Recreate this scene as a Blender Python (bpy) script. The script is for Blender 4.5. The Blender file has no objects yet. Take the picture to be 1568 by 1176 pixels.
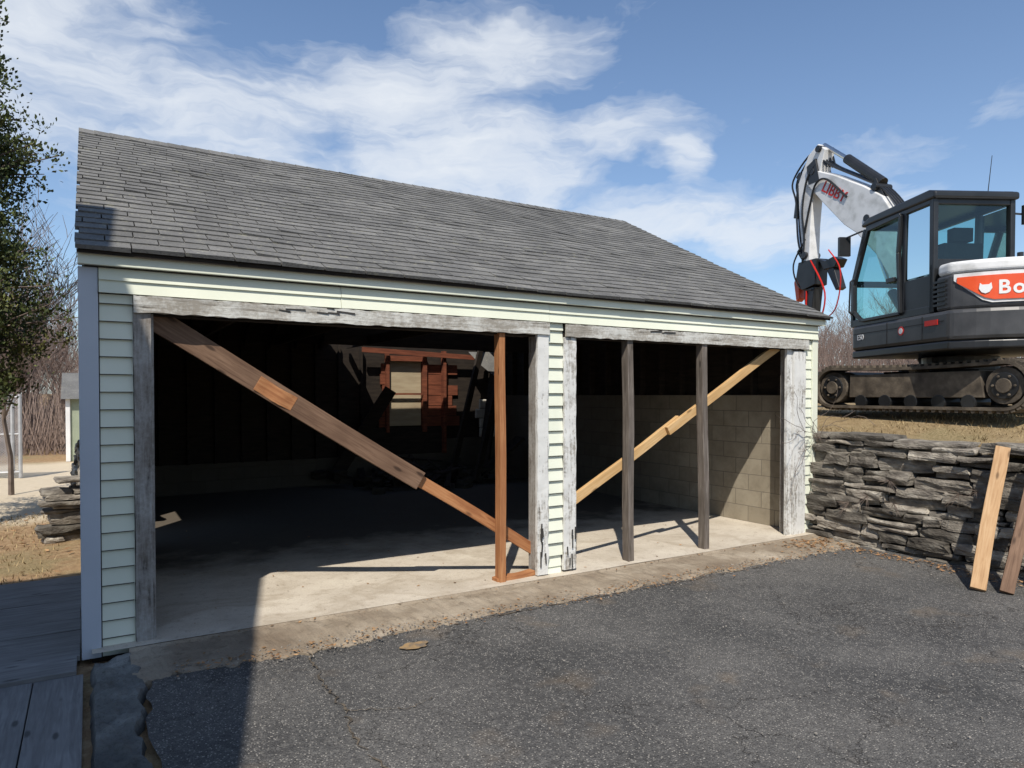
import bpy, bmesh, math, random
from mathutils import Vector, Matrix, noise, Euler
random.seed(7)
R=random.uniform
scene=bpy.context.scene
scene.view_settings.view_transform='Standard'
scene.view_settings.look='None'
scene.view_settings.exposure=0

# ---------------------------------------------------------------- node helpers
class NT:
    def __init__(s,nt): s.nt=nt
    def n(s,t,**k):
        x=s.nt.nodes.new(t)
        for a,b in k.items():
            if a.startswith('i_'):
                key=a[2:]; key=int(key) if key.isdigit() else key
                x.inputs[key].default_value=b
            else: setattr(x,a,b)
        return x
    def l(s,a,b): s.nt.links.new(a,b)
    def math(s,op,a,b=None,c=None,clamp=False):
        m=s.nt.nodes.new('ShaderNodeMath'); m.operation=op; m.use_clamp=clamp
        for i,v in enumerate((a,b,c)):
            if v is None: continue
            if hasattr(v,'links'): s.l(v,m.inputs[i])
            else: m.inputs[i].default_value=v
        return m.outputs[0]
    def ramp(s,f,stops):
        r=s.nt.nodes.new('ShaderNodeValToRGB'); s.l(f,r.inputs[0])
        cr=r.color_ramp
        while len(cr.elements)<len(stops): cr.elements.new(0.5)
        for e,(p,c) in zip(cr.elements,stops):
            e.position=p; e.color=(c,c,c,1) if not hasattr(c,'__len__') else (*c[:3],1)
        return r.outputs[0]
    def mix(s,f,a,b,mode='MIX'):
        m=s.nt.nodes.new('ShaderNodeMix'); m.data_type='RGBA'; m.blend_type=mode
        for i,v in ((0,f),(6,a),(7,b)):
            if hasattr(v,'links'): s.l(v,m.inputs[i])
            elif hasattr(v,'__len__'): m.inputs[i].default_value=(*v[:3],1)
            else: m.inputs[i].default_value=v
        return m.outputs[2]
    def noise(s,vec,scale,detail=4,rough=.55,dist=0):
        x=s.n('ShaderNodeTexNoise',i_Scale=scale,i_Detail=detail,i_Roughness=rough,i_Distortion=dist)
        if vec is not None: s.l(vec,x.inputs['Vector'])
        return x.outputs[0]
    def mapping(s,vec,scale=(1,1,1),rot=(0,0,0),loc=(0,0,0)):
        x=s.n('ShaderNodeMapping'); x.inputs['Scale'].default_value=scale; x.inputs['Rotation'].default_value=rot; x.inputs['Location'].default_value=loc
        s.l(vec,x.inputs['Vector']); return x.outputs[0]

def base_mat(name,rough=.8,metal=0):
    m=bpy.data.materials.new(name); m.use_nodes=True
    nt=NT(m.node_tree); b=m.node_tree.nodes['Principled BSDF']
    b.inputs['Roughness'].default_value=rough; b.inputs['Metallic'].default_value=metal
    b.inputs['Specular IOR Level'].default_value=.3
    tc=nt.n('ShaderNodeTexCoord')
    return m,nt,b,tc.outputs['Object']
def bump(nt,b,h,strength=.3,dist=.01):
    bp=nt.n('ShaderNodeBump',i_Strength=strength,i_Distance=dist); nt.l(h,bp.inputs['Height']); nt.l(bp.outputs[0],b.inputs['Normal'])

def mat_noise(name,stops,scale=5,rough=.8,bs=40,bstr=.3,bd=.01,stretch=(1,1,1),island=0,metal=0,detail=5,spec=.3):
    m,nt,b,oc=base_mat(name,rough,metal)
    b.inputs['Specular IOR Level'].default_value=spec
    v=nt.mapping(oc,stretch)
    f=nt.noise(v,scale,detail)
    c=nt.ramp(f,stops)
    if island:
        g=nt.n('ShaderNodeNewGeometry')
        mm=nt.math('MULTIPLY_ADD',g.outputs['Random Per Island'],2*island,1-island)
        hs=nt.n('ShaderNodeHueSaturation'); nt.l(c,hs.inputs['Color']); nt.l(mm,hs.inputs['Value']); c=hs.outputs[0]
    nt.l(c,b.inputs['Base Color'])
    if bstr: bump(nt,b,nt.noise(v,bs,4),bstr,bd)
    return m

def mat_wood(name,c1,c2,c3,island=.1,rough=.75):
    m,nt,b,oc=base_mat(name,rough)
    oi=nt.n('ShaderNodeObjectInfo')
    off=nt.n('ShaderNodeVectorMath',operation='ADD'); nt.l(oc,off.inputs[0])
    sc=nt.math('MULTIPLY',oi.outputs['Random'],37.0)
    cm=nt.n('ShaderNodeCombineXYZ'); nt.l(sc,cm.inputs[0]); nt.l(sc,cm.inputs[1]); nt.l(cm.outputs[0],off.inputs[1])
    v=nt.mapping(off.outputs[0],(1.5,22,22))
    f=nt.noise(v,2.2,7,.6,.6)
    c=nt.ramp(f,[(.3,c1),(.5,c2),(.72,c3)])
    big=nt.noise(off.outputs[0],3.0,3)
    c=nt.mix(nt.ramp(big,[(.35,.0),(.7,.55)]),c,c1)
    kn=nt.n('ShaderNodeTexVoronoi',i_Scale=1.0); nt.l(nt.mapping(off.outputs[0],(3,9,9)),kn.inputs['Vector'])
    c=nt.mix(nt.ramp(kn.outputs['Distance'],[(.08,.8),(.16,0)]),c,[x*.35 for x in c1])
    nt.l(c,b.inputs['Base Color']); bump(nt,b,f,.35,.004)
    return m

def mat_peel(name,paint,wood,lo=.45,hi=.55,stretch=(14,14,1.2)):
    m,nt,b,oc=base_mat(name,.8)
    v=nt.mapping(oc,stretch)
    f=nt.noise(v,2.5,8,.65,.4)
    big=nt.noise(oc,2.8,6,.6)
    fine=nt.noise(oc,38,5,.65)
    s=nt.math('ADD',nt.math('ADD',nt.math('MULTIPLY',f,.35),nt.math('MULTIPLY',big,.40)),nt.math('MULTIPLY',fine,.25))
    k=nt.ramp(s,[(lo,0),(hi,1)])
    dirt=nt.noise(oc,9,5)
    p=nt.mix(nt.ramp(dirt,[(.4,0),(.75,.45)]),paint,[x*.66 for x in paint])
    w=nt.mix(f,[x*.60 for x in wood],wood)
    w=nt.mix(nt.ramp(f,[(.33,.8),(.40,0)]),w,[x*.22 for x in wood])
    nt.l(nt.mix(k,w,p),b.inputs['Base Color'])
    bump(nt,b,nt.math('ADD',k,f),.4,.004)
    return m

# ---------------------------------------------------------------- materials
M={}
m,nt,b,oc=base_mat('asphalt',.88)
n1=nt.noise(oc,1.1,6,.6); n2=nt.noise(oc,130,3,.7); n3=nt.noise(oc,.35,3); n4=nt.noise(oc,28,6,.75)
vor=nt.n('ShaderNodeTexVoronoi',i_Scale=75); nt.l(oc,vor.inputs['Vector'])
c=nt.ramp(n1,[(.3,(.055,.055,.055)),(.5,(.098,.096,.093)),(.68,(.158,.152,.143))])
c=nt.mix(nt.ramp(n3,[(.42,0),(.62,.45)]),c,(.185,.175,.16))
c=nt.mix(nt.ramp(n4,[(.50,0),(.66,.6)]),c,(.25,.24,.22))
c=nt.mix(nt.ramp(n4,[(.32,.6),(.46,0)]),c,(.042,.042,.042))
c=nt.mix(nt.ramp(n2,[(.36,.8),(.54,0)]),c,(.028,.028,.028))
spk=nt.math('MULTIPLY',nt.ramp(vor.outputs['Distance'],[(.20,1),(.36,0)]),nt.ramp(vor.outputs['Color'],[(.50,0),(.62,1)]))
c=nt.mix(nt.math('MULTIPLY',spk,.8),c,(.46,.43,.38))
n5=nt.noise(nt.mapping(oc,(1,1,1),(0,0,0),(4,7,0)),1.7,4)
c=nt.mix(nt.ramp(n5,[(.60,0),(.74,.4)]),c,(.23,.17,.11))
# fine crack network in scattered areas
vc=nt.n('ShaderNodeTexVoronoi',feature='DISTANCE_TO_EDGE',i_Scale=1.3); 
wv=nt.n('ShaderNodeVectorMath',operation='ADD'); nt.l(oc,wv.inputs[0])
nz=nt.n('ShaderNodeTexNoise',i_Scale=4.0,i_Detail=5,i_Roughness=.65); nt.l(oc,nz.inputs['Vector'])
nsc=nt.n('ShaderNodeVectorMath',operation='SCALE'); nt.l(nz.outputs['Color'],nsc.inputs[0]); nsc.inputs['Scale'].default_value=.5; nt.l(nsc.outputs[0],wv.inputs[1]); nt.l(wv.outputs[0],vc.inputs['Vector'])
ck=nt.math('MULTIPLY',nt.ramp(vc.outputs['Distance'],[(.0,1),(.007,0)]),nt.ramp(nt.noise(oc,.7,3),[(.46,0),(.54,.8)]))
c=nt.mix(ck,c,(.035,.03,.026))
nt.l(c,b.inputs['Base Color']); bump(nt,b,nt.math('SUBTRACT',nt.math('ADD',nt.math('ADD',n2,n4),nt.math('MULTIPLY',vor.outputs['Distance'],.6)),ck),.9,.010)
M['asphalt']=m
def conc(name,a,b_,c_,dark,deep=False):
    m,nt,b,oc=base_mat(name,.85)
    f=nt.noise(oc,1.6,8,.62); g=nt.noise(oc,14,6,.7); h=nt.noise(oc,90,3)
    c=nt.ramp(f,[(.3,a),(.52,b_),(.7,c_)])
    c=nt.mix(nt.ramp(g,[(.54,0),(.72,.6)]),c,dark)
    c=nt.mix(nt.ramp(h,[(.33,.4),(.45,0)]),c,dark)
    if deep: # stain patches; rear slab colour darkened to paint in the interior shade
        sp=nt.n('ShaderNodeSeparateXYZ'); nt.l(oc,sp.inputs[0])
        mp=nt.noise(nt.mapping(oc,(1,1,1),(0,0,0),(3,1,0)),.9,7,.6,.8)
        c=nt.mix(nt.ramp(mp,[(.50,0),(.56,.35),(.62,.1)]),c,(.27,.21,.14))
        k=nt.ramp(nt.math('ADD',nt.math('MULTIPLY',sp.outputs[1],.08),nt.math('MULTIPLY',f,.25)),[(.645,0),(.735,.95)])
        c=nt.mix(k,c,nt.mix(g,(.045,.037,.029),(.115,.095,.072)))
    nt.l(c,b.inputs['Base Color']); bump(nt,b,nt.math('ADD',g,nt.math('MULTIPLY',h,.5)),.5,.01)
    return m
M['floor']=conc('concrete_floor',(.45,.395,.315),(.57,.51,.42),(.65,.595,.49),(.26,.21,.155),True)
M['apron']=conc('concrete_apron',(.17,.13,.092),(.28,.23,.17),(.42,.36,.28),(.09,.068,.045))
M['curb']=conc('concrete_curb',(.06,.06,.058),(.13,.13,.12),(.30,.30,.28),(.03,.028,.025))
# shingle: mottled granules + pale debris/lichen near the eave
m,nt,b,oc=base_mat('asphalt_shingle',.92)
f=nt.noise(oc,2.2,9,.6); fi=nt.noise(oc,60,4,.7); lich=nt.noise(oc,17,6,.7)
sp=nt.n('ShaderNodeSeparateXYZ'); nt.l(oc,sp.inputs[0])
c=nt.ramp(f,[(.25,(.100,.099,.096)),(.5,(.150,.148,.142)),(.75,(.210,.206,.194))])
c=nt.mix(nt.ramp(fi,[(.35,.55),(.5,0)]),c,(.06,.06,.058))
c=nt.mix(nt.math('MULTIPLY',nt.ramp(lich,[(.58,0),(.64,.8)]),nt.ramp(sp.outputs[2],[(.0,1),(1.0,1)])),c,(.24,.235,.19))
g=nt.n('ShaderNodeNewGeometry'); hs=nt.n('ShaderNodeHueSaturation'); nt.l(c,hs.inputs['Color'])
nt.l(nt.math('MULTIPLY_ADD',g.outputs['Random Per Island'],.28,.86),hs.inputs['Value']); nt.l(hs.outputs[0],b.inputs['Base Color'])
bump(nt,b,nt.math('ADD',fi,lich),.6,.005); M['shingle']=m
M['siding']=mat_noise('vinyl_siding',[(.3,(.68,.71,.58)),(.7,(.79,.81,.68))],1.5,.5,30,.05,.002)
M['corner']=mat_noise('vinyl_corner',[(.3,(.46,.50,.56)),(.7,(.52,.56,.62))],2,.5,30,.04,.002)
M['housewall']=mat_noise('house_clapboard',[(.3,(.10,.11,.12)),(.7,(.14,.15,.16))],2,.7,30,.1,.004,(1,1,9))
M['peel']=mat_peel('peeling_white_paint',(.70,.70,.67),(.40,.37,.32),.42,.50)
M['peelh']=mat_peel('peeling_header_paint',(.60,.60,.56),(.38,.35,.30),.44,.56,(1.2,14,14))
M['oldwood']=mat_peel('grey_weathered_wood',(.42,.41,.39),(.24,.21,.18),.42,.62)
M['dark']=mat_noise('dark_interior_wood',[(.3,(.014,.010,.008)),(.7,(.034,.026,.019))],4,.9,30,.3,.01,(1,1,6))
M['darkvoid']=mat_noise('dark_trim_and_lap_shade',[(.3,(.03,.03,.03)),(.7,(.06,.055,.05))],4,.8)
M['crack']=mat_noise('crack_dirt',[(.3,(.05,.042,.033)),(.7,(.16,.13,.095))],8,.95,bstr=0)
M['paintmark']=mat_noise('paint_mark',[(.4,(.16,.13,.10)),(.55,(.30,.20,.10)),(.8,(.38,.25,.12))],14,.95,60,.4)
M['woodo']=mat_wood('orange_stud_wood',(.26,.10,.04),(.40,.18,.075),(.50,.26,.12))
M['woodb']=mat_wood('brown_brace_wood',(.10,.055,.034),(.175,.105,.066),(.25,.155,.10))
M['woody']=mat_wood('yellow_pine_wood',(.46,.27,.11),(.60,.39,.18),(.66,.47,.26))
M['woodg']=mat_wood('grey_stud_wood',(.08,.067,.055),(.16,.135,.115),(.26,.23,.20))
M['woodl']=mat_wood('leaning_board_wood',(.33,.19,.09),(.46,.29,.15),(.55,.38,.22))
M['plank']=mat_wood('weathered_plank',(.13,.125,.12),(.20,.195,.19),(.27,.265,.255))
m,nt,b,oc=base_mat('concrete_block_wall',.9)
sp=nt.n('ShaderNodeSeparateXYZ'); nt.l(oc,sp.inputs[0]); cb=nt.n('ShaderNodeCombineXYZ')
nt.l(nt.math('ADD',sp.outputs[1],sp.outputs[0]),cb.inputs[0]); nt.l(sp.outputs[2],cb.inputs[1])
br=nt.n('ShaderNodeTexBrick',offset=.5); nt.l(cb.outputs[0],br.inputs['Vector'])
for k,v in (('Scale',1.0),('Brick Width',.4),('Row Height',.2),('Mortar Size',.005),('Mortar Smooth',.3),('Bias',0)): br.inputs[k].default_value=v
br.inputs['Color1'].default_value=(.30,.26,.195,1); br.inputs['Color2'].default_value=(.39,.345,.265,1); br.inputs['Mortar'].default_value=(.20,.175,.14,1)
g=nt.noise(oc,5,7,.65); h=nt.noise(oc,80,4)
c=nt.mix(nt.ramp(g,[(.4,0),(.7,.6)]),br.outputs[0],(.19,.16,.115))
dy=nt.ramp(nt.math('MULTIPLY',sp.outputs[1],.08),[(.55,0),(.68,.75),(.95,.9)])  # block colour darkens with depth, painting in the interior shade
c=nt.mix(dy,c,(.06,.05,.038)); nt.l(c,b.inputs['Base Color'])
bump(nt,b,nt.math('SUBTRACT',nt.math('MULTIPLY',h,.5),br.outputs['Fac']),.6,.01)
M['block']=m
M['palestone']=mat_noise('lit_hole_pale_block',[(.3,(.40,.37,.32)),(.7,(.58,.55,.48))],7,.9)
M['redboard']=mat_noise('red_brown_boards',[(.3,(.10,.03,.016)),(.7,(.22,.07,.035))],4,.8,30,.3,.01,(1,1,8))
M['ply']=mat_noise('old_plywood',[(.3,(.33,.26,.17)),(.7,(.44,.37,.25))],3,.8,30,.3,.005,(1,1,5))
M['slate']=mat_noise('slate_stone',[(.22,(.065,.057,.048)),(.42,(.15,.132,.11)),(.58,(.245,.22,.182)),(.76,(.42,.39,.33))],6,.85,26,1.0,.02,(1,1,2.2),island=.6,detail=8)
M['soil']=mat_noise('soil_backing',[(.3,(.02,.017,.013)),(.7,(.05,.04,.03))],8,.95)
M['leaf']=mat_noise('dry_leaf',[(.3,(.18,.09,.04)),(.7,(.36,.22,.11))],6,.8,island=.5,bstr=0)
M['stonebits']=mat_noise('gravel_bits',[(.3,(.17,.16,.145)),(.7,(.33,.30,.26))],9,.9,island=.4,bstr=0)
M['grass']=mat_noise('dry_grass_blades',[(.3,(.22,.16,.075)),(.6,(.38,.29,.16)),(.8,(.15,.14,.05))],1.3,.85,island=.35,bstr=0)
M['bark']=mat_noise('bare_bark',[(.3,(.10,.075,.06)),(.7,(.21,.165,.135))],6,.9,40,.2)
M['barkfar']=mat_noise('distant_bark',[(.3,(.17,.12,.10)),(.7,(.30,.23,.195))],.4,.95,bstr=0)
M['ever']=mat_noise('evergreen_foliage',[(.3,(.028,.042,.012)),(.5,(.065,.085,.024)),(.7,(.14,.14,.045))],1.6,.7,island=.45,bstr=0)
M['galv']=mat_noise('galvanised_metal',[(.3,(.40,.41,.42)),(.7,(.55,.56,.57))],9,.45,metal=.4,bstr=0)
M['green']=mat_noise('green_shed_paint',[(.3,(.26,.30,.22)),(.7,(.33,.37,.27))],3,.7)
M['white']=mat_noise('white_paint',[(.3,(.70,.70,.69)),(.7,(.80,.80,.79))],3,.4,bstr=0,spec=.5)
M['grime_white']=mat_noise('machine_white',[(.3,(.50,.50,.48)),(.5,(.70,.70,.69)),(.8,(.77,.77,.76))],5,.35,bstr=0,spec=.5)
M['char']=mat_noise('machine_charcoal',[(.3,(.030,.031,.033)),(.7,(.062,.062,.064))],4,.42,bstr=0,spec=.5)
M['char2']=mat_noise('cab_dark_frame',[(.3,(.011,.012,.013)),(.7,(.024,.025,.027))],4,.35,bstr=0,spec=.5)
M['orange']=mat_noise('machine_orange',[(.3,(.68,.075,.02)),(.7,(.80,.11,.03))],3,.3,bstr=0,spec=.5)
M['red']=mat_noise('machine_red',[(.3,(.5,.02,.015)),(.7,(.6,.03,.02))],3,.35,bstr=0)
M['rubber']=mat_noise('track_rubber',[(.3,(.055,.045,.035)),(.5,(.10,.082,.062)),(.7,(.17,.14,.105))],7,.9,40,.4)
M['chrome']=mat_noise('hydraulic_rod',[(.3,(.6,.6,.6)),(.7,(.7,.7,.7))],3,.2,metal=1,bstr=0)
M['seat']=mat_noise('cab_seat',[(.3,(.02,.02,.02)),(.7,(.04,.04,.04))],3,.8)
m,nt,b,oc=base_mat('cab_glass',.03)
tr=nt.n('ShaderNodeBsdfTransparent'); tr.inputs[0].default_value=(.60,.82,.80,1)
gl=nt.n('ShaderNodeBsdfGlossy',i_Roughness=.03); gl.inputs[0].default_value=(.8,.9,.9,1)
fr=nt.n('ShaderNodeFresnel',i_IOR=1.5); ms=nt.n('ShaderNodeMixShader')
nt.l(nt.math('ADD',fr.outputs[0],.03),ms.inputs[0]); nt.l(tr.outputs[0],ms.inputs[1]); nt.l(gl.outputs[0],ms.inputs[2])
nt.l(ms.outputs[0],m.node_tree.nodes['Material Output'].inputs[0]); M['glass']=m
m,nt,b,oc=base_mat('dry_ground',.95)
sp=nt.n('ShaderNodeSeparateXYZ'); nt.l(oc,sp.inputs[0])
f=nt.noise(oc,.8,8,.65); g=nt.noise(oc,9,7,.7); h=nt.noise(oc,45,4,.7)
c=nt.ramp(g,[(.3,(.17,.10,.05)),(.5,(.35,.23,.125)),(.7,(.48,.35,.21))])
grass=nt.ramp(h,[(.3,(.13,.11,.045)),(.5,(.27,.215,.11)),(.7,(.42,.34,.20))])
c=nt.mix(nt.ramp(f,[(.50,0),(.62,.8)]),c,grass)
c=nt.mix(nt.math('MULTIPLY',nt.ramp(nt.math('MULTIPLY',sp.outputs[0],.1),[(.7,0),(.76,1)]),.55),c,grass)
sx=nt.ramp(nt.math('MULTIPLY_ADD',sp.outputs[0],.1,.5),[(.2,1),(.56,1),(.6,0)])
sy=nt.ramp(nt.math('ADD',nt.math('MULTIPLY',sp.outputs[1],.04),nt.math('MULTIPLY',f,.05)),[(.46,0),(.49,1),(.84,1),(.88,0)])
c=nt.mix(nt.math('MULTIPLY',nt.math('MULTIPLY',sx,sy),.95),c,nt.mix(g,(.56,.46,.32),(.74,.64,.48)))
nt.l(c,b.inputs['Base Color']); bump(nt,b,nt.math('ADD',g,h),.8,.03)
M['ground']=m

# ---------------------------------------------------------------- mesh builder
def empty(name,loc=(0,0,0)):
    e=bpy.data.objects.new(name,None); e.location=loc; scene.collection.objects.link(e); return e
class MB:
    def __init__(s): s.v=[];s.f=[];s.m=[]
    def add(s,vs,fs,mi=0):
        o=len(s.v); s.v+= [tuple(x) for x in vs]
        for f in fs: s.f.append([o+i for i in f]); s.m.append(mi)
    def box(s,x0,x1,y0,y1,z0,z1,mi=0):
        s.add([(x0,y0,z0),(x1,y0,z0),(x1,y1,z0),(x0,y1,z0),(x0,y0,z1),(x1,y0,z1),(x1,y1,z1),(x0,y1,z1)],
          [(0,3,2,1),(4,5,6,7),(0,1,5,4),(1,2,6,5),(2,3,7,6),(3,0,4,7)],mi)
    def beam(s,p0,p1,w,h,mi=0,up=(0,0,1),w2=None,h2=None):
        p0=Vector(p0);p1=Vector(p1);d=(p1-p0).normalized();up=Vector(up)
        if abs(d.dot(up))>.98: up=Vector((0,1,0))
        sd=d.cross(up).normalized(); u=sd.cross(d)
        w2=w if w2 is None else w2; h2=h if h2 is None else h2
        vs=[]
        for p,a,c in((p0,w,h),(p1,w2,h2)):
            for i,j in((-1,-1),(1,-1),(1,1),(-1,1)): vs.append(p+sd*(i*a/2)+u*(j*c/2))
        s.add(vs,[(0,3,2,1)[::-1],(4,5,6,7),(0,1,5,4),(1,2,6,5),(2,3,7,6),(3,0,4,7)],mi)
    def tube(s,p0,p1,r0,r1=None,n=8,mi=0,cap=True):
        r1=r0 if r1 is None else r1
        p0=Vector(p0);p1=Vector(p1);d=(p1-p0)
        if d.length<1e-6: return
        d.normalize(); up=Vector((0,0,1)) if abs(d.z)<.9 else Vector((1,0,0))
        a=d.cross(up).normalized(); b=a.cross(d)
        vs=[]
        for p,r in((p0,r0),(p1,r1)):
            for i in range(n):
                t=2*math.pi*i/n; vs.append(p+a*(r*math.cos(t))+b*(r*math.sin(t)))
        fs=[(i,(i+1)%n,n+(i+1)%n,n+i) for i in range(n)]
        if cap: fs+= [tuple(range(n))[::-1],tuple(range(n,2*n))]
        s.add(vs,fs,mi)
    def path(s,pts,r,n=6,mi=0):
        for a,b in zip(pts,pts[1:]): s.tube(a,b,r,r,n,mi)
    def prism(s,prof,a0,a1,axis='y',mi=0):
        f={'y':lambda u,v,a:(u,a,v),'z':lambda u,v,a:(u,v,a),'x':lambda u,v,a:(a,u,v)}[axis]
        n=len(prof); vs=[f(u,v,a0) for u,v in prof]+[f(u,v,a1) for u,v in prof]
        fs=[(i,(i+1)%n,n+(i+1)%n,n+i) for i in range(n)]+[tuple(range(n))[::-1],tuple(range(n,2*n))]
        s.add(vs,fs,mi)
    def obj(s,name,mats,parent=None,bevel=0,smooth=False,seg=2,recalc=True):
        me=bpy.data.meshes.new(name); me.from_pydata(s.v,[],s.f)
        for k in mats: me.materials.append(M[k] if isinstance(k,str) else k)
        me.polygons.foreach_set('material_index',s.m)
        if smooth: me.polygons.foreach_set('use_smooth',[True]*len(s.f))
        me.update()
        if recalc:
            bm=bmesh.new(); bm.from_mesh(me); bmesh.ops.recalc_face_normals(bm,faces=bm.faces); bm.to_mesh(me); bm.free()
        o=bpy.data.objects.new(name,me); scene.collection.objects.link(o)
        if parent: o.parent=parent
        if bevel:
            b=o.modifiers.new('b','BEVEL'); b.width=bevel; b.segments=seg; b.limit_method='ANGLE'; b.angle_limit=math.radians(40)
        return o

def board(name,p0,p1,w,t,mat,face=(0,-1,0),parent=None,warp=.004,bevel=.003):
    p0=Vector(p0);p1=Vector(p1); L=(p1-p0).length; d=(p1-p0).normalized()
    n=Vector(face); n=(n-d*n.dot(d)).normalized(); z=d.cross(n)
    k=12; vs=[];fs=[]
    ph=R(0,6)
    for i in range(k+1):
        x=L*i/k; dy=warp*math.sin(i*.7+ph); dz=warp*math.sin(i*.5+ph*2)
        for a,b in((-1,-1),(1,-1),(1,1),(-1,1)): vs.append((x,a*t/2+dy,b*w/2+dz+R(-.001,.001)))
    for i in range(k):
        o=4*i
        for j in range(4): fs.append((o+j,o+(j+1)%4,o+4+(j+1)%4,o+4+j))
    fs+=[(3,2,1,0),(4*k,4*k+1,4*k+2,4*k+3)]
    mb=MB(); mb.add(vs,fs); o=mb.obj(name,[mat],parent,bevel)
    o.matrix_local=Matrix(((d.x,n.x,z.x,p0.x),(d.y,n.y,z.y,p0.y),(d.z,n.z,z.z,p0.z),(0,0,0,1)))
    return o

# ---------------------------------------------------------------- terrain
def sm(a,b,x):
    t=max(0,min(1,(x-a)/(b-a))); return t*t*(3-2*t)
def gz(x,y):
    hi=1.10+.26*sm(7.6,9.0,x)+.035*max(0,min(x-10.5,30))
    if y<12.6: k=sm(7.36,7.56,x)
    else: k=sm(7.36-min(8,(y-12.6)*.5),7.56+(y-12.6)*.35,x)
    low=-.10-.05*sm(-.1,-2,x) if y<12.6 else -.10
    far=sm(30,160,math.hypot(x,y))*2.0
    z=low*(1-k)+hi*k+far
    if x>7.7 or y>13: z+= .05*noise.noise(Vector((x*.7,y*.7,0)))
    elif x<-.2: z+=.03*noise.noise(Vector((x*1.5,y*1.5,0)))
    return z
def lines(bps):
    out=[]
    for a,b,st in bps:
        n=max(1,int(round((b-a)/st))); out+=[a+(b-a)*i/n for i in range(n)]
    return out+[bps[-1][1]]
xs=lines([(-900,-100,100),(-100,-20,10),(-20,-6,2),(-6,7.2,.4),(7.2,7.7,.04),(7.7,14,.3),(14,40,2),(40,120,10),(120,900,100)])
ys=lines([(-900,-100,100),(-100,-16,12),(-16,20,.5),(20,50,2),(50,120,10),(120,900,100)])
mb=MB(); vs=[(x,y,gz(x,y)) for y in ys for x in xs]; n=len(xs)
mb.add(vs,[(j*n+i,j*n+i+1,(j+1)*n+i+1,(j+1)*n+i) for j in range(len(ys)-1) for i in range(n-1)])
mb.obj('ground',['ground'],smooth=True)

# driveway (asphalt)
drv=empty('driveway')
mb=MB()
nx=90
def edgeY(x): return 4.47+.05*noise.noise(Vector((x*1.3,0,0)))+.03*noise.noise(Vector((x*7,3,0)))-.04*sm(5,7,x)
def edgeX(y): return .26+.05*noise.noise(Vector((0,y*1.2,0)))+.04*noise.noise(Vector((5,y*6,0)))
ny=60
vs=[]
for j in range(ny+1):
    for i in range(nx+1):
        a=i/nx; b=(j/ny)**2
        yy=edgeY(a*7)*(1-b)+(-14)*b
        xl=edgeX(yy) if yy>-3 else .26
        x=xl+(7.32-xl)*a
        vs.append((x,yy,-.045+.008*noise.noise(Vector((x*.8,yy*.8,2)))))
mb.add(vs,[(j*(nx+1)+i,j*(nx+1)+i+1,(j+1)*(nx+1)+i+1,(j+1)*(nx+1)+i) for j in range(ny) for i in range(nx)])
mb.obj('asphalt_surface',['asphalt'],drv,smooth=True)
mb=MB()
def crack(pts,w):
    P=[]
    for a,b in zip(pts,pts[1:]):
        for k in range(16):
            t=k/16; P.append(Vector((a[0]+(b[0]-a[0])*t+R(-.018,.018),a[1]+(b[1]-a[1])*t+R(-.012,.012),0)))
    for a,b in zip(P,P[1:]):
        if random.random()<.10: continue
        d=(b-a).normalized(); s=Vector((-d.y,d.x,0)); w0=w*R(.3,1.6)
        za=-.035
        mb.add([a+s*w0+Vector((0,0,za)),a-s*w0+Vector((0,0,za)),b-s*w0*.9+Vector((0,0,za)),b+s*w0*.9+Vector((0,0,za))],[(0,1,2,3)])
crack([(1.18,4.40),(1.12,3.9),(1.12,3.5),(1.06,3.1),(1.2,2.4),(1.1,1.2)],.005)
crack([(1.12,3.5),(1.4,3.35),(1.6,3.4)],.003)
crack([(2.2,4.40),(3.1,4.42),(4.2,4.40),(5.5,4.38)],.005)
mb.obj('cracks',['crack'],drv)
mb=MB()
for cx,cy,r in ((1.80,4.17,.075),):
    P=[(cx+r*(1+.5*noise.noise(Vector((math.cos(t)*2+cx,math.sin(t)*2,1))))*math.cos(t)*1.3,cy+r*.8*(1+.5*noise.noise(Vector((math.cos(t)*2,math.sin(t)*2+cy,4))))*math.sin(t),-.0345) for t in [2*math.pi*i/28 for i in range(28)]]
    mb.add(P,[tuple(range(28))])
mb.obj('paint_marks',['paintmark'],drv)

# concrete curb + walkway (left)
mb=MB(); vs=[];nn=140;mm=12
for j in range(nn+1):
    y=4.95-4.6*j/nn
    xa=-.01+.04*noise.noise(Vector((y*4,1,1))); xb=edgeX(y)-.02+.05*noise.noise(Vector((y*9,1,1)))
    for i in range(mm+1):
        x=xa+(xb-xa)*i/mm; e=min(i,mm-i); z=-.035-(.06 if e==0 else 0)+.035*noise.noise(Vector((x*7,y*7,4)))+.022*noise.noise(Vector((x*22,y*22,4)))
        vs.append((x,y,z-.0003*j))
mb.add(vs,[(j*(mm+1)+i,j*(mm+1)+i+1,(j+1)*(mm+1)+i+1,(j+1)*(mm+1)+i) for j in range(nn) for i in range(mm)])
mb.obj('concrete_curb',['curb'])
wk=empty('plank_walkway')
yy=7.2
k=0
while yy>4.85:
    board('cross_plank_%d'%k,(-1.75,yy,-.045+R(-.002,.002)),(-.07+R(-.01,.01),yy+R(-.006,.006),-.045),.276,.035,'plank',(0,0,1),wk,.002); yy-=.282;k+=1
x=-.17
for i in range(7):
    board('long_plank_%d'%i,(x,.5,-.072+R(-.002,.002)),(x+R(-.006,.006),4.80+R(-.02,.01),-.066),.242,.035,'plank',(0,0,1),wk,.002); x-=.248
for i,y in enumerate((2.62,2.87)):
    board('step_plank_%d'%i,(-1.7,y,-.032),(-.04,y+.01,-.032),.23,.035,'plank',(0,0,1),wk,.002)

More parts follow.
